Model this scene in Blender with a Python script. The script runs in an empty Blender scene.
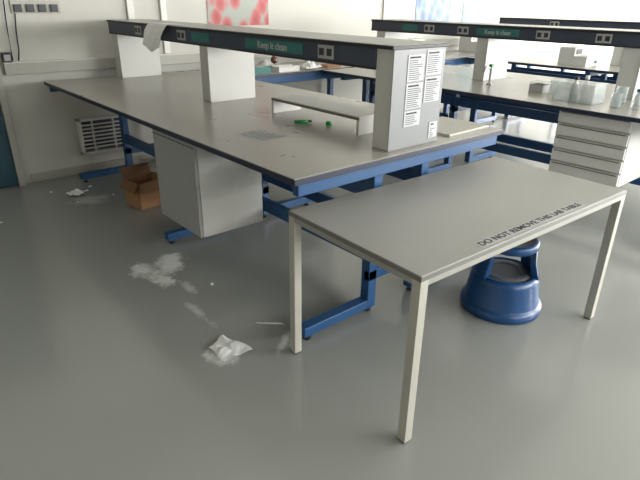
import bpy, bmesh, random
from math import *
from mathutils import Vector, Matrix
random.seed(4)
sc=bpy.context.scene
sc.view_settings.view_transform='Standard'
sc.view_settings.look='None'
col=sc.collection

# ---------------- materials ----------------
def srgb(r,g,b):
    f=lambda c:(c/255/12.92) if c/255<=.04045 else ((c/255+.055)/1.055)**2.4
    return (f(r),f(g),f(b),1)
def mat(name,rgb,rough=.5,metal=0,var=.08,scale=6,bump=0,bscale=200,rvar=0,spec=.5):
    m=bpy.data.materials.new(name); m.use_nodes=True
    nt=m.node_tree; N=nt.nodes; L=nt.links
    b=N['Principled BSDF']; b.inputs['Roughness'].default_value=rough; b.inputs['Metallic'].default_value=metal
    b.inputs['Specular IOR Level'].default_value=spec
    c=srgb(*rgb)
    geo=N.new('ShaderNodeNewGeometry')
    n=N.new('ShaderNodeTexNoise'); n.inputs['Scale'].default_value=scale; n.inputs['Detail'].default_value=5
    L.new(geo.outputs['Position'],n.inputs['Vector'])
    mx=N.new('ShaderNodeMix'); mx.data_type='RGBA'
    mx.inputs[6].default_value=tuple(x*(1-var) for x in c[:3])+(1,)
    mx.inputs[7].default_value=tuple(min(1,x*(1+var)) for x in c[:3])+(1,)
    L.new(n.outputs['Fac'],mx.inputs[0]); L.new(mx.outputs[2],b.inputs['Base Color'])
    if rvar:
        mr=N.new('ShaderNodeMapRange'); mr.inputs['To Min'].default_value=rough-rvar; mr.inputs['To Max'].default_value=rough+rvar
        L.new(n.outputs['Fac'],mr.inputs['Value']); L.new(mr.outputs[0],b.inputs['Roughness'])
    if bump:
        n2=N.new('ShaderNodeTexNoise'); n2.inputs['Scale'].default_value=bscale
        L.new(geo.outputs['Position'],n2.inputs['Vector'])
        bp=N.new('ShaderNodeBump'); bp.inputs['Strength'].default_value=bump; bp.inputs['Distance'].default_value=.002
        L.new(n2.outputs['Fac'],bp.inputs['Height']); L.new(bp.outputs[0],b.inputs['Normal'])
    return m
M={}
M['benchtop']=mat('bench_laminate',(153,150,142),.28,0,.06,3,.05,300,.02)
M['navy']=mat('navy_edge',(26,34,54),.4)
M['blue']=mat('blue_enamel',(30,74,118),.38,0,.12)
M['white']=mat('white_laminate',(188,188,183),.45,0,.04)
M['grey']=mat('grey_panel',(150,151,149),.45,0,.05)
M['endpanel']=mat('end_panel_grey',(126,128,129),.45,0,.05)
M['dark']=mat('dark_plastic',(34,36,42),.45)
M['fascia']=mat('fascia_blue_grey',(48,56,72),.4)
M['shelftop']=mat('shelf_top_laminate',(150,150,145),.35)
M['black']=mat('black_edge',(22,23,27),.5)
M['socket']=mat('socket_plate',(160,160,158),.4)
M['teal']=mat('teal_label',(38,104,100),.5)
M['tabletop']=mat('table_laminate',(152,151,146),.32,0,.04,4,.04,400,.015)
M['tableframe']=mat('cream_steel',(170,168,158),.4,0,.1,12)
M['apron']=mat('apron_steel',(146,145,138),.4,0,.1,12)
M['tableedge']=mat('table_edge_grey',(108,107,102),.45)
M['paper']=mat('paper',(228,229,228),.8,0,.05,30)
M['card']=mat('cardboard',(156,116,82),.85,0,.15,12)
M['cardin']=mat('cardboard_inside',(122,90,64),.9)
M['stool']=mat('stool_blue_plastic',(16,64,112),.3,0,.08,8)
M['rubber']=mat('grey_rubber',(84,88,96),.6,0,.1,40)
M['wall']=mat('painted_wall',(184,183,175),.75,0,.05,2,.1,60)
M['trim']=mat('trim_grey',(160,159,150),.5)
M['whitepaint']=mat('white_paint',(204,203,198),.5)
M['ceil']=mat('ceiling_tile',(215,214,208),.9)
M['door']=mat('teal_door',(16,62,76),.45)
M['alu']=mat('aluminium',(170,172,172),.35,.8)
M['green']=mat('green_plastic',(20,140,60),.4)
M['ink']=mat('printed_ink',(45,45,50),.7)
M['inkg']=mat('printed_ink_grey',(82,84,92),.7)
M['label']=mat('label_paper',(172,173,171),.6)
M['sheet']=mat('notice_paper',(176,178,179),.6)
M['amber']=mat('amber_glass',(88,50,24),.2)
def glassmat(name,alpha=.75,tint=(220,228,230)):
    m=bpy.data.materials.new(name); m.use_nodes=True; N=m.node_tree.nodes; L=m.node_tree.links
    b=N['Principled BSDF']; b.inputs['Base Color'].default_value=srgb(*tint); b.inputs['Roughness'].default_value=.15
    b.inputs['Alpha'].default_value=1-alpha
    n=N.new('ShaderNodeTexNoise'); n.inputs['Scale'].default_value=5
    mr=N.new('ShaderNodeMapRange'); mr.inputs['To Min'].default_value=.08; mr.inputs['To Max'].default_value=.2
    L.new(n.outputs['Fac'],mr.inputs['Value']); L.new(mr.outputs[0],b.inputs['Roughness'])
    return m
M['clear']=glassmat('clear_plastic',.7,(190,200,200))
M['pane']=glassmat('window_glass',.93)

def poster_mat(name,bg,blobs,scale,seedv,stalk=None):
    m=bpy.data.materials.new(name); m.use_nodes=True; N=m.node_tree.nodes; L=m.node_tree.links
    b=N['Principled BSDF']; b.inputs['Roughness'].default_value=.5
    tc=N.new('ShaderNodeTexCoord'); mp=N.new('ShaderNodeMapping'); mp.inputs['Location'].default_value=(seedv,seedv*2,0); mp.inputs['Scale'].default_value=(1,1,.7)
    L.new(tc.outputs['Object'],mp.inputs['Vector'])
    v=N.new('ShaderNodeTexVoronoi'); v.inputs['Scale'].default_value=scale; L.new(mp.outputs[0],v.inputs['Vector'])
    r=N.new('ShaderNodeValToRGB'); e=r.color_ramp.elements
    e[0].position=0.05; e[0].color=srgb(*blobs[0]); e[1].position=.72; e[1].color=srgb(*bg)
    k=e.new(.45); k.color=srgb(*blobs[1])
    L.new(v.outputs['Distance'],r.inputs[0]); L.new(r.outputs[0],b.inputs['Base Color'])
    return m
M['flowers']=poster_mat('flower_poster_print',(142,148,138),((140,14,28),(172,78,78)),9,1.3)
M['bluepost']=poster_mat('blue_poster_print',(120,136,160),((40,34,100),(50,96,146)),9,3.1)
M['greenpost']=poster_mat('aqua_poster_print',(122,146,154),((26,60,100),(58,124,134)),8,5.1)

# ---------------- mesh builder ----------------
class B:
    def __init__(s,name,bevel=.002):
        s.name=name; s.bm=bmesh.new(); s.mats=[]; s.bevel=bevel
    def mi(s,m):
        m=M[m]
        if m not in s.mats: s.mats.append(m)
        return s.mats.index(m)
    def box(s,a,b,m,rot=0,piv=None,mtx=None):
        i=s.mi(m)
        x0,y0,z0=[min(p,q) for p,q in zip(a,b)]; x1,y1,z1=[max(p,q) for p,q in zip(a,b)]
        c=[(x0,y0,z0),(x1,y0,z0),(x1,y1,z0),(x0,y1,z0),(x0,y0,z1),(x1,y0,z1),(x1,y1,z1),(x0,y1,z1)]
        if mtx is not None: c=[mtx@Vector(p) for p in c]
        elif rot:
            pv=Vector(piv) if piv else Vector(((x0+x1)/2,(y0+y1)/2,0))
            R=Matrix.Rotation(rot,3,'Z'); c=[R@(Vector(p)-pv)+pv for p in c]
        v=[s.bm.verts.new(p) for p in c]
        for f in [(0,3,2,1),(4,5,6,7),(0,1,5,4),(1,2,6,5),(2,3,7,6),(3,0,4,7)]:
            fa=s.bm.faces.new([v[k] for k in f]); fa.material_index=i
        return s
    def lathe(s,c,prof,m,n=40,a0=0,a1=2*pi,smooth=True,cap=False):
        full=abs(a1-a0-2*pi)<1e-6; k=n if full else n+1
        rings=[]
        for p in prof:
            rings.append([s.bm.verts.new((c[0]+p[0]*cos(a0+(a1-a0)*j/n),c[1]+p[0]*sin(a0+(a1-a0)*j/n),c[2]+p[1])) for j in range(k)])
        for q in range(len(prof)-1):
            mm=s.mi(prof[q+1][2] if len(prof[q+1])>2 else m)
            for j in range(n):
                j2=(j+1)%k
                f=s.bm.faces.new([rings[q][j],rings[q][j2],rings[q+1][j2],rings[q+1][j]]); f.material_index=mm; f.smooth=smooth
        if cap:
            for e in (0,-1):
                f=s.bm.faces.new([r[e] for r in rings]); f.material_index=s.mi(m)
        return s
    def tube(s,pts,r,m,n=8):
        i=s.mi(m); pts=[Vector(p) for p in pts]; prev=None
        for k,p in enumerate(pts):
            d=(pts[min(k+1,len(pts)-1)]-pts[max(k-1,0)]).normalized()
            a=d.cross(Vector((0,0,1))); 
            if a.length<.05: a=d.cross(Vector((1,0,0)))
            a.normalize(); b=d.cross(a)
            ring=[s.bm.verts.new(p+r*(a*cos(2*pi*j/n)+b*sin(2*pi*j/n))) for j in range(n)]
            if prev:
                for j in range(n):
                    f=s.bm.faces.new([prev[j],prev[(j+1)%n],ring[(j+1)%n],ring[j]]); f.material_index=i; f.smooth=True
            else: s.bm.faces.new(ring).material_index=i
            prev=ring
        s.bm.faces.new(prev[::-1]).material_index=i
        return s
    def done(s,parent=None):
        bmesh.ops.recalc_face_normals(s.bm,faces=s.bm.faces)
        me=bpy.data.meshes.new(s.name); s.bm.to_mesh(me); s.bm.free()
        for m in s.mats: me.materials.append(m)
        o=bpy.data.objects.new(s.name,me); col.objects.link(o)
        if s.bevel:
            md=o.modifiers.new('bevel','BEVEL'); md.width=s.bevel; md.segments=2; md.limit_method='ANGLE'; md.angle_limit=radians(50)
        if parent: o.parent=parent
        return o
def empty(name):
    e=bpy.data.objects.new(name,None); col.objects.link(e); return e

# ---------------- room ----------------
X0,X1,Y0,Y1,ZC=-3.0,15.0,-3.5,5.3,2.9
def floor_mat():
    m=bpy.data.materials.new('vinyl_floor'); m.use_nodes=True; N=m.node_tree.nodes; L=m.node_tree.links
    b=N['Principled BSDF']; geo=N.new('ShaderNodeNewGeometry')
    n=N.new('ShaderNodeTexNoise'); n.inputs['Scale'].default_value=.8; n.inputs['Detail'].default_value=2; L.new(geo.outputs['Position'],n.inputs['Vector'])
    n2=N.new('ShaderNodeTexNoise'); n2.inputs['Scale'].default_value=90; n2.inputs['Detail'].default_value=3; L.new(geo.outputs['Position'],n2.inputs['Vector'])
    mx=N.new('ShaderNodeMix'); mx.data_type='RGBA'; mx.inputs[6].default_value=srgb(141,143,139); mx.inputs[7].default_value=srgb(147,149,145)
    L.new(n.outputs['Fac'],mx.inputs[0])
    cur=mx.outputs[2]
    n3=N.new('ShaderNodeTexNoise'); n3.inputs['Scale'].default_value=9; n3.inputs['Detail'].default_value=10; n3.inputs['Roughness'].default_value=.75
    L.new(geo.outputs['Position'],n3.inputs['Vector'])
    for (x,y,sx,sy,amt,ang) in [(1.26,2.95,.20,.28,1.0,-.6),(1.34,3.02,.13,.15,1.0,0),(1.12,2.97,.17,.24,.95,0),(1.14,2.76,.12,.16,.9,0),(1.22,2.6,.06,.2,.5,0),(1.02,1.90,.13,.17,.8,.7),(1.13,2.35,.05,.3,.4,0),(1.33,1.80,.2,.04,.5,.6),(1.3,4.5,.3,.3,.4,0)]:
        mp=N.new('ShaderNodeMapping'); mp.vector_type='TEXTURE'; mp.inputs['Location'].default_value=(x,y,0); mp.inputs['Scale'].default_value=(sx,sy,1); mp.inputs['Rotation'].default_value=(0,0,ang)
        L.new(geo.outputs['Position'],mp.inputs['Vector'])
        ln=N.new('ShaderNodeVectorMath'); ln.operation='LENGTH'; L.new(mp.outputs[0],ln.inputs[0])
        mr=N.new('ShaderNodeMapRange'); mr.inputs['From Min'].default_value=1; mr.inputs['From Max'].default_value=.0; mr.inputs['To Min'].default_value=-.08; mr.inputs['To Max'].default_value=.44
        L.new(ln.outputs['Value'],mr.inputs['Value'])
        ad=N.new('ShaderNodeMath'); ad.operation='ADD'; L.new(mr.outputs[0],ad.inputs[0]); L.new(n3.outputs['Fac'],ad.inputs[1])
        st=N.new('ShaderNodeMapRange'); st.inputs['From Min'].default_value=.64; st.inputs['From Max'].default_value=.84; st.inputs['To Max'].default_value=amt
        L.new(ad.outputs[0],st.inputs['Value'])
        ins=N.new('ShaderNodeMath'); ins.operation='LESS_THAN'; ins.inputs[1].default_value=1.0; L.new(ln.outputs['Value'],ins.inputs[0])
        mu=N.new('ShaderNodeMath'); mu.operation='MULTIPLY'; L.new(st.outputs[0],mu.inputs[0]); L.new(ins.outputs[0],mu.inputs[1])
        k=N.new('ShaderNodeMix'); k.data_type='RGBA'; k.inputs[7].default_value=srgb(222,224,220)
        L.new(mu.outputs[0],k.inputs[0]); L.new(cur,k.inputs[6]); cur=k.outputs[2]
    L.new(cur,b.inputs['Base Color'])
    b.inputs['Roughness'].default_value=.19; b.inputs['Specular IOR Level'].default_value=.6
    bp=N.new('ShaderNodeBump'); bp.inputs['Strength'].default_value=.05; bp.inputs['Distance'].default_value=.002; L.new(n2.outputs['Fac'],bp.inputs['Height']); L.new(bp.outputs[0],b.inputs['Normal'])
    return m
M['floor']=floor_mat()
B('floor',0).box((X0,Y0,-.1),(X1,Y1,0),'floor').done()
B('ceiling',0).box((X0,Y0,ZC),(X1,Y1,ZC+.1),'ceil').done()
B('wall_left',0).box((X0-.15,Y0,0),(X0,Y1,ZC),'wall').done()
B('wall_back',0).box((X0,Y1,0),(X1,Y1+.15,ZC),'wall').done()
for i,x in enumerate((2.18,2.51,5.66,11.15)):
    B('trim_%d'%(i+1),.002).box((x-.03,Y1-.025,1.065),(x+.03,Y1,ZC),'whitepaint').done()
b=B('trim_5',.004); b.box((1.02,Y1-.05,.96),(2.9,Y1,1.05),'trim').box((1.02,Y1-.053,1.05),(2.9,Y1,1.062),'whitepaint'); b.done()
B('trim_6',.004).box((2.95,Y1-.05,.96),(X1,Y1,1.06),'trim').done()
B('baseboard_back',.003).box((1.05,Y1-.015,0),(X1,Y1,.08),'trim').done()
d=empty('door_1')
B('leaf',.003).box((.02,Y1-.04,.01),(.93,Y1,2.05),'door').done(d)
b=B('frame',.003); b.box((.93,Y1-.07,0),(.985,Y1,2.12),'trim').box((-.06,Y1-.07,0),(.02,Y1,2.12),'trim').box((-.06,Y1-.07,2.05),(.985,Y1,2.12),'trim'); b.done(d)
b=B('handle',.001); b.tube([(.1,Y1-.04,1.02),(.1,Y1-.09,1.02),(.22,Y1-.09,1.02)],.01,'alu'); b.done(d)

def winwall(name,horiz,fixed,thick,a0,a1,bays,sill,head):
    b=B(name,0)
    def bx(p0,p1,z0,z1,m='wall'):
        if horiz: b.box((p0,fixed,z0),(p1,fixed+thick,z1),m)
        else: b.box((fixed,p0,z0),(fixed+thick,p1,z1),m)
    bx(a0,a1,0,sill); bx(a0,a1,head,ZC)
    cur=a0
    for (p,q) in bays:
        bx(cur,p,sill,head); cur=q
    bx(cur,a1,sill,head); b.done()
nearb=[(0.5+i*2.4,0.5+i*2.4+2.0) for i in range(6)]
winwall('wall_near',True,Y0,-.15,X0,X1,nearb,.95,2.6)
rightb=[(-3.0,-1.0),(-.7,1.3),(1.6,3.6)]
winwall('wall_right',False,X1,.15,Y0,Y1,rightb,.95,2.6)
wi=0
def window(p,q,horiz,fixed,th):
    global wi; wi+=1
    w=empty('window_%d'%wi); b=B('frame',.003); g=B('pane',0)
    def bx(bb,a0,a1,z0,z1,t0,t1,m):
        if horiz: bb.box((a0,fixed+t0,z0),(a1,fixed+t1,z1),m)
        else: bb.box((fixed+t0,a0,z0),(fixed+t1,a1,z1),m)
    s=1 if th>0 else -1
    for a0,a1,z0,z1 in [(p,p+.05,.95,2.6),(q-.05,q,.95,2.6),(p,q,.95,1.0),(p,q,2.55,2.6),((p+q)/2-.025,(p+q)/2+.025,.95,2.6)]:
        bx(b,a0,a1,z0,z1,s*.05,s*.1,'whitepaint')
    bx(g,p,q,.95,2.6,s*.07,s*.074,'pane')
    b.done(w); g.done(w)
for p,q in nearb: window(p,q,True,Y0,-.15)
for p,q in rightb: window(p,q,False,X1,.15)

# ---------------- lab benches ----------------
def text_mesh(txt,loc,size,m,parent,rot,align='CENTER',sx=1):
    cu=bpy.data.curves.new('lettering','FONT'); cu.body=txt; cu.size=size; cu.extrude=.0004; cu.align_x=align; cu.align_y='CENTER'; cu.offset=size*.015
    o=bpy.data.objects.new('lettering',cu); col.objects.link(o)
    bpy.context.view_layer.update()
    me=bpy.data.meshes.new_from_object(o); me.materials.clear(); me.materials.append(M[m])
    o2=bpy.data.objects.new('lettering',me); col.objects.link(o2); o2.location=loc; o2.rotation_euler=rot; o2.scale=(sx,1,1); o2.parent=parent
    bpy.data.objects.remove(o)
    return o2
def lab_bench(x0,y0,y1,frames,w=1.54):
    e=empty('lab_bench')
    b=B('worktop',.003); b.box((x0,y0,.872),(x0+w,y1,.9),'navy'); b.box((x0+.004,y0+.004,.898),(x0+w-.004,y1-.004,.902),'benchtop'); b.done(e)
    b=B('frame',.004)
    b.box((x0+.03,y0+.015,.815),(x0+w-.03,y0+.055,.872),'blue')
    b.box((x0+.03,y1-.055,.815),(x0+w-.03,y1-.015,.872),'blue')
    pa,pb=x0+.56,x0+w-.56
    for y in frames:
        for s,px in ((-1,pa),(1,pb)):
            out=x0+.12 if s<0 else x0+w-.12
            b.box((px,y,.03),(px-s*.06,y+.06,.872),'blue')
            b.box((out,y,.03),(px,y+.06,.085),'blue')
            b.box((out,y,.81),(px,y+.06,.872),'blue')
            for fx in (out-s*.04,px-s*.03):
                b.lathe((fx,y+.03,0),[(.001,0),(.022,0),(.022,.01),(.008,.012),(.008,.03)],'dark',12)
        b.box((pa,y,.60),(pb,y+.04,.66),'blue')
        b.box((pa,y,.2),(pb,y+.04,.26),'blue')
    for px in (pa+.005,pb-.045):
        b.box((px,frames[0]+.06,.31),(px+.04,frames[-1],.39),'blue')
        b.box((px,frames[0]+.06,.66),(px+.04,frames[-1],.74),'blue')
    b.done(e)
    return e
def socket(b,x,y,z,face=-1):
    t=face*.006
    b.box((x,y-.06,z-.033),(x+t,y+.06,z+.033),'socket')
    for dy in (-.03,.03):
        b.box((x+t,y+dy-.018,z-.018),(x+t*1.5,y+dy+.018,z+.018),'dark')
def reagent_shelf(x0,x1,y0,y1,pillars,label=True,socks=()):
    e=empty('reagent_shelf')
    fs=y0+.12
    b=B('beam',.002)
    b.box((x0+.012,fs,1.285),(x1-.012,y1,1.372),'fascia')
    b.box((x0,y0,1.372),(x1,y1,1.388),'black'); b.box((x0+.004,y0+.004,1.386),(x1-.004,y1-.004,1.390),'shelftop')
    b.box((x0+.008,fs,1.275),(x0+.03,y1,1.287),'black')
    b.done(e)
    p=B('pillars',.003)
    for k,(py,dp) in enumerate(pillars):
        zt=1.372 if k==0 else 1.286
        p.box((x0+.02,py,.902),(x1-.01,py+dp,zt),'white')
        p.box((x0+.012,py-.006,.902),(x1-.004,py,zt),'endpanel' if k==0 else 'white')
    p.done(e)
    s=B('sockets',.001)
    for y in socks: socket(s,x0+.012,y,1.33)
    if socks: s.done(e)
    return e
B1=lab_bench(1.278,1.64,5.16,[1.72,3.22,4.98])
S1=reagent_shelf(1.89,2.285,1.70,5.15,[(1.71,.11),(3.40,.12),(4.98,.14)],True,[4.5,3.75,2.17])
b=B('label',.001); b.box((1.898,2.36,1.30),(1.903,2.92,1.36),'teal'); b.box((1.898,3.35,1.30),(1.903,3.6,1.36),'teal'); b.done(S1)
text_mesh('Keep it clean',(1.8965,2.64,1.328),.055,'label',S1,(pi/2,0,-pi/2))
b=B('notice_sheets',0)
random.seed(2)
for (xa,xb,za,zb) in [(2.00,2.12,1.225,1.345),(2.135,2.255,1.245,1.36),(2.00,2.12,1.095,1.215),(2.135,2.255,1.115,1.235),(2.00,2.12,1.01,1.085),(2.20,2.265,.93,1.01)]:
    b.box((xa,1.701,za),(xb,1.7035,zb),'sheet')
    b.box((xa+.012,1.7000,zb-.016),(xb-.03,1.7012,zb-.008),'ink')
    z=zb-.024
    while z>za+.008:
        b.box((xa+.010,1.7000,z-.0035),(xb-.010-random.random()*.04,1.7010,z),'inkg'); z-=.0095
b.done(S1)

B2=lab_bench(3.82,.85,4.4,[.92,3.1,4.2])
S2=reagent_shelf(4.5,4.9,1.3,4.4,[(1.6,.14),(2.92,.12),(4.2,.12)],True,[3.6,3.2,2.4,1.9])
b=B('label',.001); b.box((4.508,2.62,1.30),(4.513,3.05,1.36),'teal'); b.box((4.508,3.75,1.30),(4.513,3.95,1.36),'teal'); b.done(S2)
text_mesh('Keep it clean',(4.5065,2.83,1.328),.05,'label',S2,(pi/2,0,-pi/2))
B3=lab_bench(6.36,1.0,4.4,[1.1,2.8,4.2])
S3=reagent_shelf(7.0,7.4,1.0,4.4,[(1.1,.14),(2.7,.12),(4.2,.12)],True,[3.6,2.2])
e=empty('side_bench')
b=B('worktop',.003); b.box((2.92,4.45,.872),(9.5,5.2,.9),'navy').box((2.924,4.454,.898),(9.496,5.196,.902),'benchtop'); b.done(e)
b=B('frame',.003); b.box((2.95,4.47,.80),(9.45,4.51,.872),'blue')
for x in (3.0,4.6,6.2,7.8,9.4):
    b.box((x-.03,4.5,.0),(x+.03,4.56,.80),'blue').box((x-.03,5.13,0),(x+.03,5.19,.872),'blue').box((x-.03,4.5,.1),(x+.03,5.18,.16),'blue')
b.done(e)

# ---------------- hanging cabinets ----------------
def cabinet(name,x0,x1,y0,y1,z0,z1):
    b=B(name,.002)
    b.box((x0+.02,y0,z0),(x1,y1,z1),'white')
    b.box((x0,y0+.003,z0+.003),(x0+.018,y1-.003,z1-.003),'grey')
    b.box((x0-.002,y0+.003,z1-.05),(x0+.001,y1-.003,z1-.045),'dark')
    return b.done()
cabinet('under_bench_cabinet',1.33,1.77,2.60,3.12,.29,.871)
cabinet('under_bench_cabinet',2.30,2.75,3.0,3.5,.275,.871)
def drawers(x0,x1,y0,y1,z0,z1,n):
    e=empty('drawer_cabinet')
    B('carcass',.002).box((x0+.02,y0,z0),(x1,y1,z1),'white').done(e)
    b=B('drawer_fronts',.003); h=(z1-z0)/n
    for i in range(n):
        b.box((x0,y0+.004,z0+i*h+.008),(x0+.02,y1-.004,z0+(i+1)*h-.004),'whitepaint')
        b.box((x0-.006,y0+.02,z0+(i+1)*h-.016),(x0,y1-.02,z0+(i+1)*h-.008),'tableedge')
    b.done(e)
drawers(3.88,4.36,1.33,1.84,.40,.871,5)

# ---------------- front table ----------------
def table():
    e=empty('laboratory_table')
    L,W,H=1.50,.764,.74
    b=B('tabletop',.002); b.box((0,0,H-.022),(L,W,H-.002),'tableedge').box((.003,.003,H-.004),(L-.003,W-.003,H),'tabletop'); t=b.done(e)
    b=B('frame',.002)
    b.box((.002,.002,H-.045),(L-.002,.03,H-.022),'apron').box((.002,W-.03,H-.045),(L-.002,W-.002,H-.022),'apron')
    b.box((.002,.002,H-.045),(.03,W-.002,H-.022),'apron').box((L-.03,.002,H-.045),(L-.002,W-.002,H-.022),'apron')
    b.done(e)
    for i,(x,y) in enumerate([(.001,.001),(L-.041,.001),(.001,W-.041),(L-.041,W-.041)]):
        b=B('leg_%d'%(i+1),.002); b.box((x,y,.008),(x+.04,y+.04,H-.022),'tableframe').box((x+.003,y+.003,0),(x+.037,y+.037,.01),'dark'); b.done(e)
    b=B('printed_strip',0); b.box((.36,.018,H),(1.12,.066,H+.0006),'label'); b.done(e)
    o=text_mesh('DO NOT REMOVE THIS LAB TABLE',(.37,.042,H+.001),.042,'ink',e,(0,0,0),'LEFT')
    w=max(v.co.x for v in o.data.vertices); o.scale=(.74/w,1,1)
    e.location=(1.273,.954,0); e.rotation_euler=(0,0,-.038)
table()

# ---------------- step stool ----------------
def stool(cx,cy):
    e=empty('step_stool')
    b=B('base',0)
    b.lathe((cx,cy,0),[(.17,.004),(.214,.004),(.218,.012),(.218,.050),(.204,.058),(.20,.066),(.182,.19),(.174,.215),(.162,.226),(.152,.226),(.150,.220),(.13,.220,'rubber'),(.001,.220,'rubber')],'stool',56)
    b.lathe((cx,cy,0),[(.085,.2205),(.092,.226),(.125,.226),(.132,.2205)],'rubber',48); b.done(e)
    b=B('uprights',0)
    R0=radians(49.13)-pi/2
    for a in (R0,R0+pi):
        b.lathe((cx,cy,0),[(.150,.215),(.178,.215),(.170,.24),(.150,.30),(.142,.39),(.120,.39),(.122,.30),(.134,.24),(.150,.215)],'stool',16,a-.62,a+.62,True,True)
    b.done(e)
    b=B('tread',0)
    b.lathe((cx,cy,0),[(.001,.368),(.10,.368),(.140,.372),(.149,.384),(.149,.410),(.140,.420),(.128,.422),(.124,.418,'rubber'),(.001,.418,'rubber')],'stool',48)
    b.done(e)
stool(2.492,1.308)

# ---------------- floor items ----------------
def crumple(name,loc,sx,sy,h,m,seed,n=14,rot=0,parent=None):
    random.seed(seed); bm=bmesh.new()
    vs=[[None]*(n+1) for _ in range(n+1)]
    for i in range(n+1):
        for j in range(n+1):
            u=i/n-.5; v=j/n-.5
            z=h*(.25+.75*abs(sin(5.1*u+seed)*cos(6.3*v-seed)))*(1-1.6*max(abs(u),abs(v))**1.5)+random.uniform(0,.12)*h
            vs[i][j]=bm.verts.new((u*sx*(1+.2*sin(5*v+seed))+random.uniform(-.02,.02)*sx,v*sy*(1+.2*sin(4*u+seed*2))+random.uniform(-.02,.02)*sy,max(.001,z)))
    for i in range(n):
        for j in range(n):
            bm.faces.new([vs[i][j],vs[i+1][j],vs[i+1][j+1],vs[i][j+1]])
    me=bpy.data.meshes.new(name); bm.to_mesh(me); bm.free(); me.materials.append(M[m])
    o=bpy.data.objects.new(name,me); col.objects.link(o); o.location=loc; o.rotation_euler=(0,0,rot)
    sd=o.modifiers.new('sol','SOLIDIFY'); sd.thickness=.0008
    return o
crumple('crumpled_paper',(1.075,1.925,0),.14,.17,.03,'paper',3,6,.15)
random.seed(9)
b=B('floor_litter',0)
for (x,y) in [(1.35,2.55),(.6,4.4),(1.2,4.5),(1.35,4.75),(1.1,4.9),(1.5,4.5),(1.7,4.7),(1.42,4.85)]:
    s=random.uniform(.008,.02); b.box((x-s,y-s*.6,0),(x+s,y+s*.6,.004),'paper',rot=random.uniform(0,3))
b.done()
b=B('paper_straw',0); b.tube([(1.31,2.03,.004),(1.42,1.93,.004)],.004,'paper'); b.done()
def carton():
    e=empty('cardboard_box')
    b=B('carton',0); t=.006; a,c,h=.26,.22,.22
    b.box((0,0,0),(a,c,t),'card').box((0,0,0),(t,c,h),'card').box((a-t,0,0),(a,c,h),'card').box((0,0,0),(a,t,h),'card').box((0,c-t,0),(a,c,h),'card').done(e)
    b=B('flaps',0)
    for (piv,ax,ang,p,q) in [((0,0,h),'X',radians(55),(0,-.09,0),(a,0,t)),((0,c,h),'X',radians(60),(0,0,0),(a,.09,t)),((0,0,h),'Y',radians(-55),(-.08,0,0),(0,c,t)),((a,0,h),'Y',radians(20),(0,0,0),(.08,c,t))]:
        b.box(p,q,'cardin',mtx=Matrix.Translation(piv)@Matrix.Rotation(ang,4,ax))
    b.done(e)
    e.location=(1.53,3.98,0); e.rotation_euler=(0,0,.15)
carton()
crumple('plastic_bag',(1.25,4.7,0),.12,.12,.05,'paper',7,12,.2)

# ---------------- back wall fittings ----------------
e=empty('vent_grille')
b=B('grille',.002); x0,x1,z0,z1=1.52,1.97,.20,.53; y=Y1-.001
b.box((x0,y-.10,z1-.02),(x1,y,z1),'whitepaint').box((x0,y-.10,z0),(x1,y,z0+.02),'whitepaint').box((x0,y-.10,z0),(x0+.02,y,z1),'whitepaint').box((x1-.02,y-.10,z0),(x1,y,z1),'whitepaint')
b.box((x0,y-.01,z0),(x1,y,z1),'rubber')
k=z0+.05
while k<z1-.04: b.box((x0+.02,y-.095,k),(x1-.02,y-.075,k+.014),'whitepaint'); k+=.036
b.box((x0+.12,y-.09,z0),(x0+.13,y-.05,z1),'whitepaint').box((x1-.13,y-.09,z0),(x1-.12,y-.05,z1),'whitepaint')
b.done(e)
e=empty('socket_strip')
b=B('plate',.002)
b.box((1.17,y-.012,1.44),(1.56,y,1.54),'trim')
for i in range(4):
    x=1.22+i*.095; b.box((x-.03,y-.03,1.45),(x+.03,y-.012,1.51),'dark')
b.done(e)
b=B('switch_box',.002); b.box((1.02,y-.06,1.065),(1.09,y-.01,1.14),'black'); b.box((1.03,y-.065,1.075),(1.08,y-.06,1.125),'grey'); b.done()
b=B('power_cable',0); b.tube([(1.19,y-.02,1.44),(1.17,y-.03,1.3),(1.16,y-.03,1.15),(1.14,y-.04,1.07)],.006,'dark'); b.tube([(1.13,y-.02,1.6),(1.11,y-.02,1.35),(1.10,y-.02,1.07)],.005,'dark'); b.done()
def poster(name,x0,x1,z0,z1,m):
    b=B(name,.001); b.box((x0,y-.006,z0),(x1,y,z1),m); b.done()
poster('flower_poster',3.0,3.77,1.31,1.85,'flowers')
poster('butterfly_poster',6.3,7.1,1.31,1.85,'bluepost')
poster('insect_poster',7.4,8.25,1.28,1.85,'greenpost')
poster('floral_poster',11.6,12.5,1.22,1.8,'flowers')

# ---------------- bench-top items ----------------
b=B('monitor_riser',.003); b.box((2.03,2.04,.985),(2.26,2.84,1.003),'white').box((2.03,2.04,.902),(2.26,2.058,.986),'white').box((2.03,2.822,.902),(2.26,2.84,.986),'white'); b.box((2.029,2.038,.983),(2.033,2.842,.998),'tableedge'); b.done()
b=B('green_marker',0); b.tube([(1.95,2.50,.912),(2.02,2.46,.912)],.010,'green',12); b.tube([(2.02,2.46,.912),(2.04,2.449,.912)],.007,'dark',10); b.done()
b=B('bottle_cap',0); b.lathe((2.09,2.35,.902),[(.001,0),(.018,0),(.018,.016),(.015,.018),(.001,.018)],'green',16); b.done()
b=B('instruction_sheet',0); b.box((1.52,2.25,.902),(1.72,2.5,.9025),'label',rot=.1)
for i in range(9): b.box((1.54,2.27+i*.024,.9024),(1.70-(i%3)*.02,2.276+i*.024,.9029),'inkg',rot=.1,piv=(1.62,2.375,0))
b.done()
b=B('foam_board',.002); b.box((2.40,1.72,.902),(2.79,2.05,.915),'tableframe',rot=.03); b.done()
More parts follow.
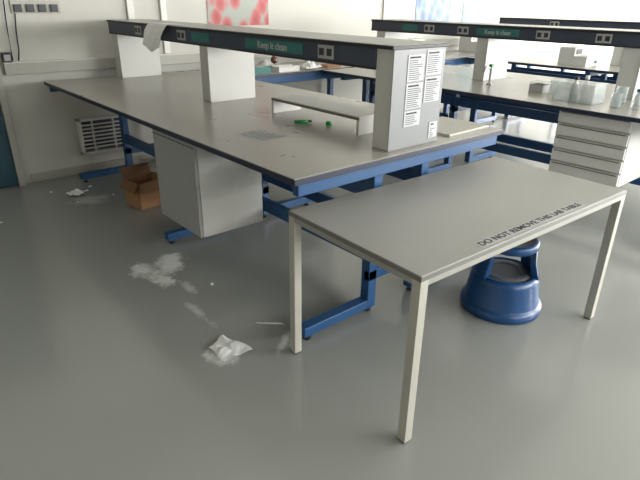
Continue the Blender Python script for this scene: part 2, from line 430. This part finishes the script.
# sheet draped over the shelf edge
bm=bmesh.new(); vs=[]
path=[(2.02,1.392),(1.95,1.394),(1.893,1.393),(1.878,1.38),(1.862,1.33),(1.848,1.28),(1.84,1.23),(1.836,1.18)]
for i in range(7):
    u=i/6; row=[]
    for j,(px,pz) in enumerate(path):
        z=pz if j<=3 else 1.38-(1.38-pz)*(.55+.4*(1-abs(u-.5)*1.2))
        row.append(bm.verts.new((px-.01*abs(sin(i*1.7+j)) if j>3 else px, 3.92+.34*u*(1-.02*j)+.008*j, z)))
    vs.append(row)
for i in range(6):
    for j in range(7): bm.faces.new([vs[i][j],vs[i+1][j],vs[i+1][j+1],vs[i][j+1]])
me=bpy.data.meshes.new('hanging_paper_sheet'); bm.to_mesh(me); bm.free(); me.materials.append(M['paper'])
o=bpy.data.objects.new('hanging_paper_sheet',me); col.objects.link(o); sd=o.modifiers.new('sol','SOLIDIFY'); sd.thickness=.001; sd.offset=0

def beaker(name,x,y,z,r,h,m='clear'):
    b=B(name,0); b.lathe((x,y,z),[(.001,0),(r*.95,0),(r,.006),(r,h*.95),(r*1.08,h),(r*1.02,h),(r*.95,h*.95),(r*.95,.008),(.001,.006)],m,24); b.done()
def bottle(name,x,y,z,r,h,m='clear',cap='blue'):
    b=B(name,0); b.lathe((x,y,z),[(.001,0),(r,0),(r,h*.6),(r*.4,h*.78),(r*.38,h*.88),(.001,h*.88)],m,20); b.lathe((x,y,z),[(.001,h*.86),(r*.5,h*.86),(r*.5,h),(.001,h)],cap,16); b.done()
def tray(name,x0,y0,x1,y1,z,h,m='clear'):
    b=B(name,.001); t=.004
    b.box((x0,y0,z),(x1,y1,z+t),m).box((x0,y0,z+t),(x0+t,y1,z+h),m).box((x1-t,y0,z+t),(x1,y1,z+h),m).box((x0+t,y0,z+t),(x1-t,y0+t,z+h),m).box((x0+t,y1-t,z+t),(x1-t,y1,z+h),m)
    b.box((x0-.006,y0-.006,z+h),(x1+.006,y0+.004,z+h+.005),m).box((x0-.006,y1-.004,z+h),(x1+.006,y1+.006,z+h+.005),m); b.done()
random.seed(12)
beaker('beaker',3.08,4.7,.902,.035,.11); beaker('beaker',3.9,4.72,.902,.04,.10)
bottle('reagent_bottle',3.2,4.95,.902,.035,.13,'clear','blue'); bottle('reagent_bottle',3.62,5.0,.902,.035,.14,'amber','dark'); bottle('reagent_bottle',4.05,4.95,.902,.03,.12,'white','blue')
tray('storage_tray',3.32,4.5,3.58,4.62,.902,.05,'whitepaint')
crumple('packing_bag',(3.78,4.57,.902),.22,.16,.09,'paper',11,10)
crumple('bubble_wrap',(3.42,4.85,.902),.26,.2,.10,'label',21,9)
b=B('glove_box',.002); b.box((3.0,4.5,.902),(3.22,4.6,.965),'teal').box((3.06,4.52,.965),(3.16,4.58,.967),'white'); b.done()
b=B('carton_lid',.001); b.box((3.95,4.52,.902),(4.2,4.66,.93),'card',rot=.2); b.done()
crumple('wrapping_paper',(5.1,4.75,.902),.5,.3,.12,'label',31,9)
def instrument(name,x,y,w,dp,h):
    b=B(name,.006); b.box((x,y,.902),(x+w,y+dp,.902+h*.55),'white').box((x,y+dp*.45,.902+h*.55),(x+w,y+dp,.902+h),'white').box((x+.03,y+dp*.44,.902+h*.62),(x+w*.6,y+dp*.45,.902+h*.92),'dark').box((x+w*.7,y-.003,.93),(x+w-.03,y,.96),'blue'); b.done()
instrument('spectrometer',5.6,4.65,.34,.34,.22); instrument('benchtop_analyser',7.1,4.7,.5,.38,.26); instrument('laboratory_balance',6.55,2.9,.3,.34,.2)
tray('plastic_container',4.02,1.68,4.22,1.98,.902,.14)
beaker('beaker',4.1,1.55,.902,.035,.1); beaker('beaker',4.3,1.60,.902,.04,.12); bottle('reagent_bottle',4.3,1.47,.902,.03,.12,'white','white')
bottle('reagent_bottle',4.12,1.42,.902,.03,.14,'clear','blue'); beaker('beaker',4.3,2.12,.902,.035,.11); bottle('reagent_bottle',4.10,1.78,.906,.03,.19,'clear','white'); bottle('reagent_bottle',4.15,1.88,.906,.03,.17,'white','dark')
b=B('pipette_tip_box',.002); b.box((4.28,2.2,.902),(4.40,2.32,.96),'label').box((4.28,2.2,.96),(4.40,2.32,.985),'clear'); b.done()
b=B('gas_tap',0); b.lathe((4.36,2.75,.902),[(.001,0),(.025,0),(.025,.01),(.01,.015),(.01,.15),(.001,.15)],'alu',16); b.tube([(4.36,2.75,1.04),(4.28,2.75,1.06),(4.25,2.75,1.02)],.009,'alu'); b.box((4.345,2.735,1.05),(4.375,2.765,1.075),'green'); b.done()

# ---------------- lights ----------------
w=bpy.data.worlds.new('sky'); sc.world=w; w.use_nodes=True; N=w.node_tree.nodes
bg=N['Background']; bg.inputs[0].default_value=(.9,.95,1,1); bg.inputs[1].default_value=2.5
def area(name,loc,rot,sx,sy,p,c=(1,1,1)):
    l=bpy.data.lights.new(name,'AREA'); l.shape='RECTANGLE'; l.size=sx; l.size_y=sy; l.energy=p; l.color=c
    o=bpy.data.objects.new(name,l); col.objects.link(o); o.location=loc; o.rotation_euler=rot
for i,(p,q) in enumerate(nearb):
    area('window_daylight',((p+q)/2,Y0-.02,1.78),(radians(90),0,0),1.9,1.55,[40,105,260,290,170,120][i],(1,.99,.97))
for i,(p,q) in enumerate(rightb):
    area('window_daylight',(X1+.02,(p+q)/2,1.78),(radians(90),0,radians(90)),1.9,1.55,620,(1,.99,.97))

# ---------------- camera ----------------
f,pit,ro,ya,H=531.4,radians(24.29),radians(.8),radians(49.13),1.572
rt=Vector((sin(ya),-cos(ya),0)); up=Vector((sin(pit)*cos(ya),sin(pit)*sin(ya),cos(pit))); fw=Vector((cos(pit)*cos(ya),cos(pit)*sin(ya),-sin(pit)))
R=rt*cos(ro)+up*sin(ro); U=up*cos(ro)-rt*sin(ro)
cam=bpy.data.cameras.new('camera'); co=bpy.data.objects.new('camera',cam); col.objects.link(co)
cam.sensor_width=36; cam.lens=f/640*36; cam.clip_start=.05
m=Matrix((R,U,-fw)).transposed().to_4x4(); m.translation=Vector((0,0,H)); co.matrix_world=m
sc.camera=co
